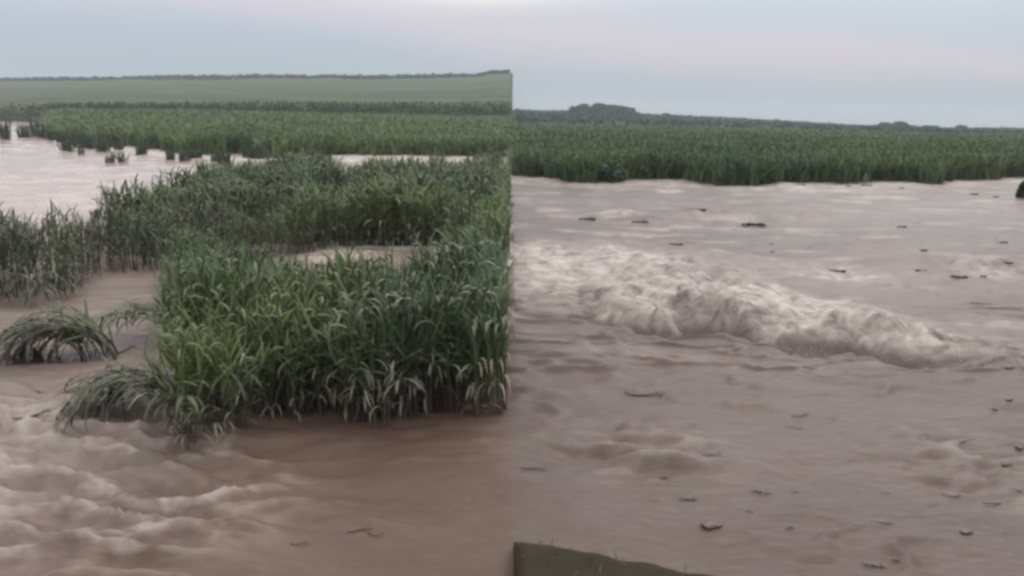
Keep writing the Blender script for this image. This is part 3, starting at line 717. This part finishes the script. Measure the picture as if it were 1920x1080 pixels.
def floating(kind, px, py, wpx, label, group, rot=None, sq=1.0, me=None):
    p = at(px, py); p = at(px, py, water_z(p.x, p.y)); w = wpx * p.y / FPX; r = random.Random(int(px * 7 + py))
    pool = {'s': STK, 'm': MAT, 'c': CLD}[kind]; nm = {'s': 'floating_stick', 'm': 'plant_mat', 'c': 'floating_clod'}[kind]
    o = link(nm, me or r.choice(pool), label=label, cat={'s': 'stick', 'm': 'plant debris', 'c': 'clod'}[kind], group=group)
    o.location = (p.x, p.y, water_z(p.x, p.y) + 0.01); o.rotation_euler = (0, 0, r.uniform(-.3, .3) if rot is None else rot); o.scale = (w, w * 1.2 * sq, min(w * 1.2, .8) * ((1.8 if py < 520 else 0.55) if kind == 'm' else 0.7))
for (px, py, w) in [(1300, 403, 62), (1358, 400, 24), (1412, 409, 74), (1205, 408, 46), (1105, 411, 46)]:
    floating('m', px, py, w, 'dark mat of plant litter in the drift line upstream of the breaking wave', 'litter drift line', 0.05)
for (px, py, w) in [(1690, 428, 30), (1446, 457, 17), (1447, 472, 16), (1267, 463, 30), (1730, 468, 22), (1880, 453, 25), (1570, 508, 38), (1728, 498, 24), (1800, 504, 38), (1845, 500, 24), (1890, 497, 20)]:
    floating('m', px, py, w, 'small dark litter patch drifting behind the breaking wave below the drift line', 'litter behind the wave', 0.05)
for (px, py, w) in [(1835, 690, 30), (1897, 685, 26), (1914, 703, 16), (1840, 592, 28)]:
    floating('m', px, py, w, 'dark litter scrap at the low tapering end of the breaking wave', 'litter at the wave end')
floating('c', 1060, 597, 16, 'small dark clod alone in the slack water beside the breaking wave', 'slack water clod')
for (px, py, w, rot) in [(1205, 741, 75, -.5), (1490, 803, 32, -.4), (1500, 781, 36, 0), (1562, 785, 22, 0), (1000, 882, 50, -.35)]:
    floating('s', px, py, w, 'thin dark bent stick on the smooth water below the breaking wave', 'sticks below the wave', rot)
for (px, py, w) in [(1215, 862, 26), (1335, 862, 56), (1243, 894, 24), (1230, 942, 18), (1290, 935, 40), (1420, 921, 34), (1438, 925, 24), (1490, 922, 24), (1405, 958, 26), (1480, 992, 30), (1580, 953, 28), (1660, 922, 28), (1655, 981, 46), (1608, 921, 13), (1680, 1036, 26), (1640, 1058, 50)]:
    floating('m', px, py, w, 'dark flat plant scrap scattered on the brown water out from the mud bank', 'scraps out from the bank')
floating('c', 1332, 986, 40, 'reddish brown clod floating out from the mud bank', 'reddish clod', 0.1, 1.0, clod_mesh(7, M['clod']))
for (px, py, w) in [(1813, 997, 24), (1865, 769, 14), (1892, 750, 14), (1888, 874, 20), (1860, 864, 12), (1910, 850, 20)]:
    floating('c', px, py, w, 'dark lumpy clod bobbing in or beside the broken water near scattered sticks', 'clods in broken water')
for (px, py, w, rot) in [(1812, 828, 40, .25), (1872, 942, 60, -.35), (1785, 931, 36, -.2), (1748, 950, 26, .1), (1912, 925, 40, -.9), (1862, 897, 26, -.8)]:
    floating('s', px, py, w, 'dark stick tumbling in the broken water among lumpy clods', 'sticks in broken water', rot)
for (px, py, w) in [(1690, 352, 16), (1590, 350, 16), (1625, 348, 22), (1825, 364, 24), (1865, 370, 18), (1500, 345, 30)]:
    floating('m', px, py, w, 'small tuft of drowned litter near the far field margin', 'litter near the far margin')
for (px, py, w, rot) in [(675, 986, 50, .1), (705, 1003, 34, 0), (560, 1020, 40, -.2)]:
    floating('s', px, py, w, 'thin brown stick on the brown water out in front of the near crop stand', 'sticks before the crop', rot)
for (px, py, w, rot) in [(230, 660, 60, .9), (60, 775, 70, .5), (110, 735, 80, .25)]:
    floating('s', px, py, w, 'thin dark stalk trailing in the rapids below the arched clump', 'stalks in the rapids', rot)

# ------------------------------------------------------------------ the air
HZ = 0.0005
mt = bpy.data.materials.new('haze'); mt.use_nodes = True; t = mt.node_tree; t.nodes.clear()
pv = N(t, 'ShaderNodeVolumePrincipled'); pv.inputs['Color'].default_value = (0.86, 0.93, 1.0, 1); pv.inputs['Density'].default_value = HZ
L(t, pv.outputs[0], N(t, 'ShaderNodeOutputMaterial').inputs['Volume'])
x0, x1, y0, y1, z0, z1 = -2600, 2600, -250, 2600, -1.9, 52.0
V = np.array([(x, y, z) for z in (z0, z1) for y in (y0, y1) for x in (x0, x1)])
Fh = np.array([(0, 2, 3, 1), (4, 5, 7, 6), (0, 1, 5, 4), (2, 6, 7, 3), (0, 4, 6, 2), (1, 3, 7, 5)])
link('haze', mesh_np('haze', V, Fh, [mt], smooth=False), kind='stuff', label='thin pale haze over the flooded fields', cat='haze')
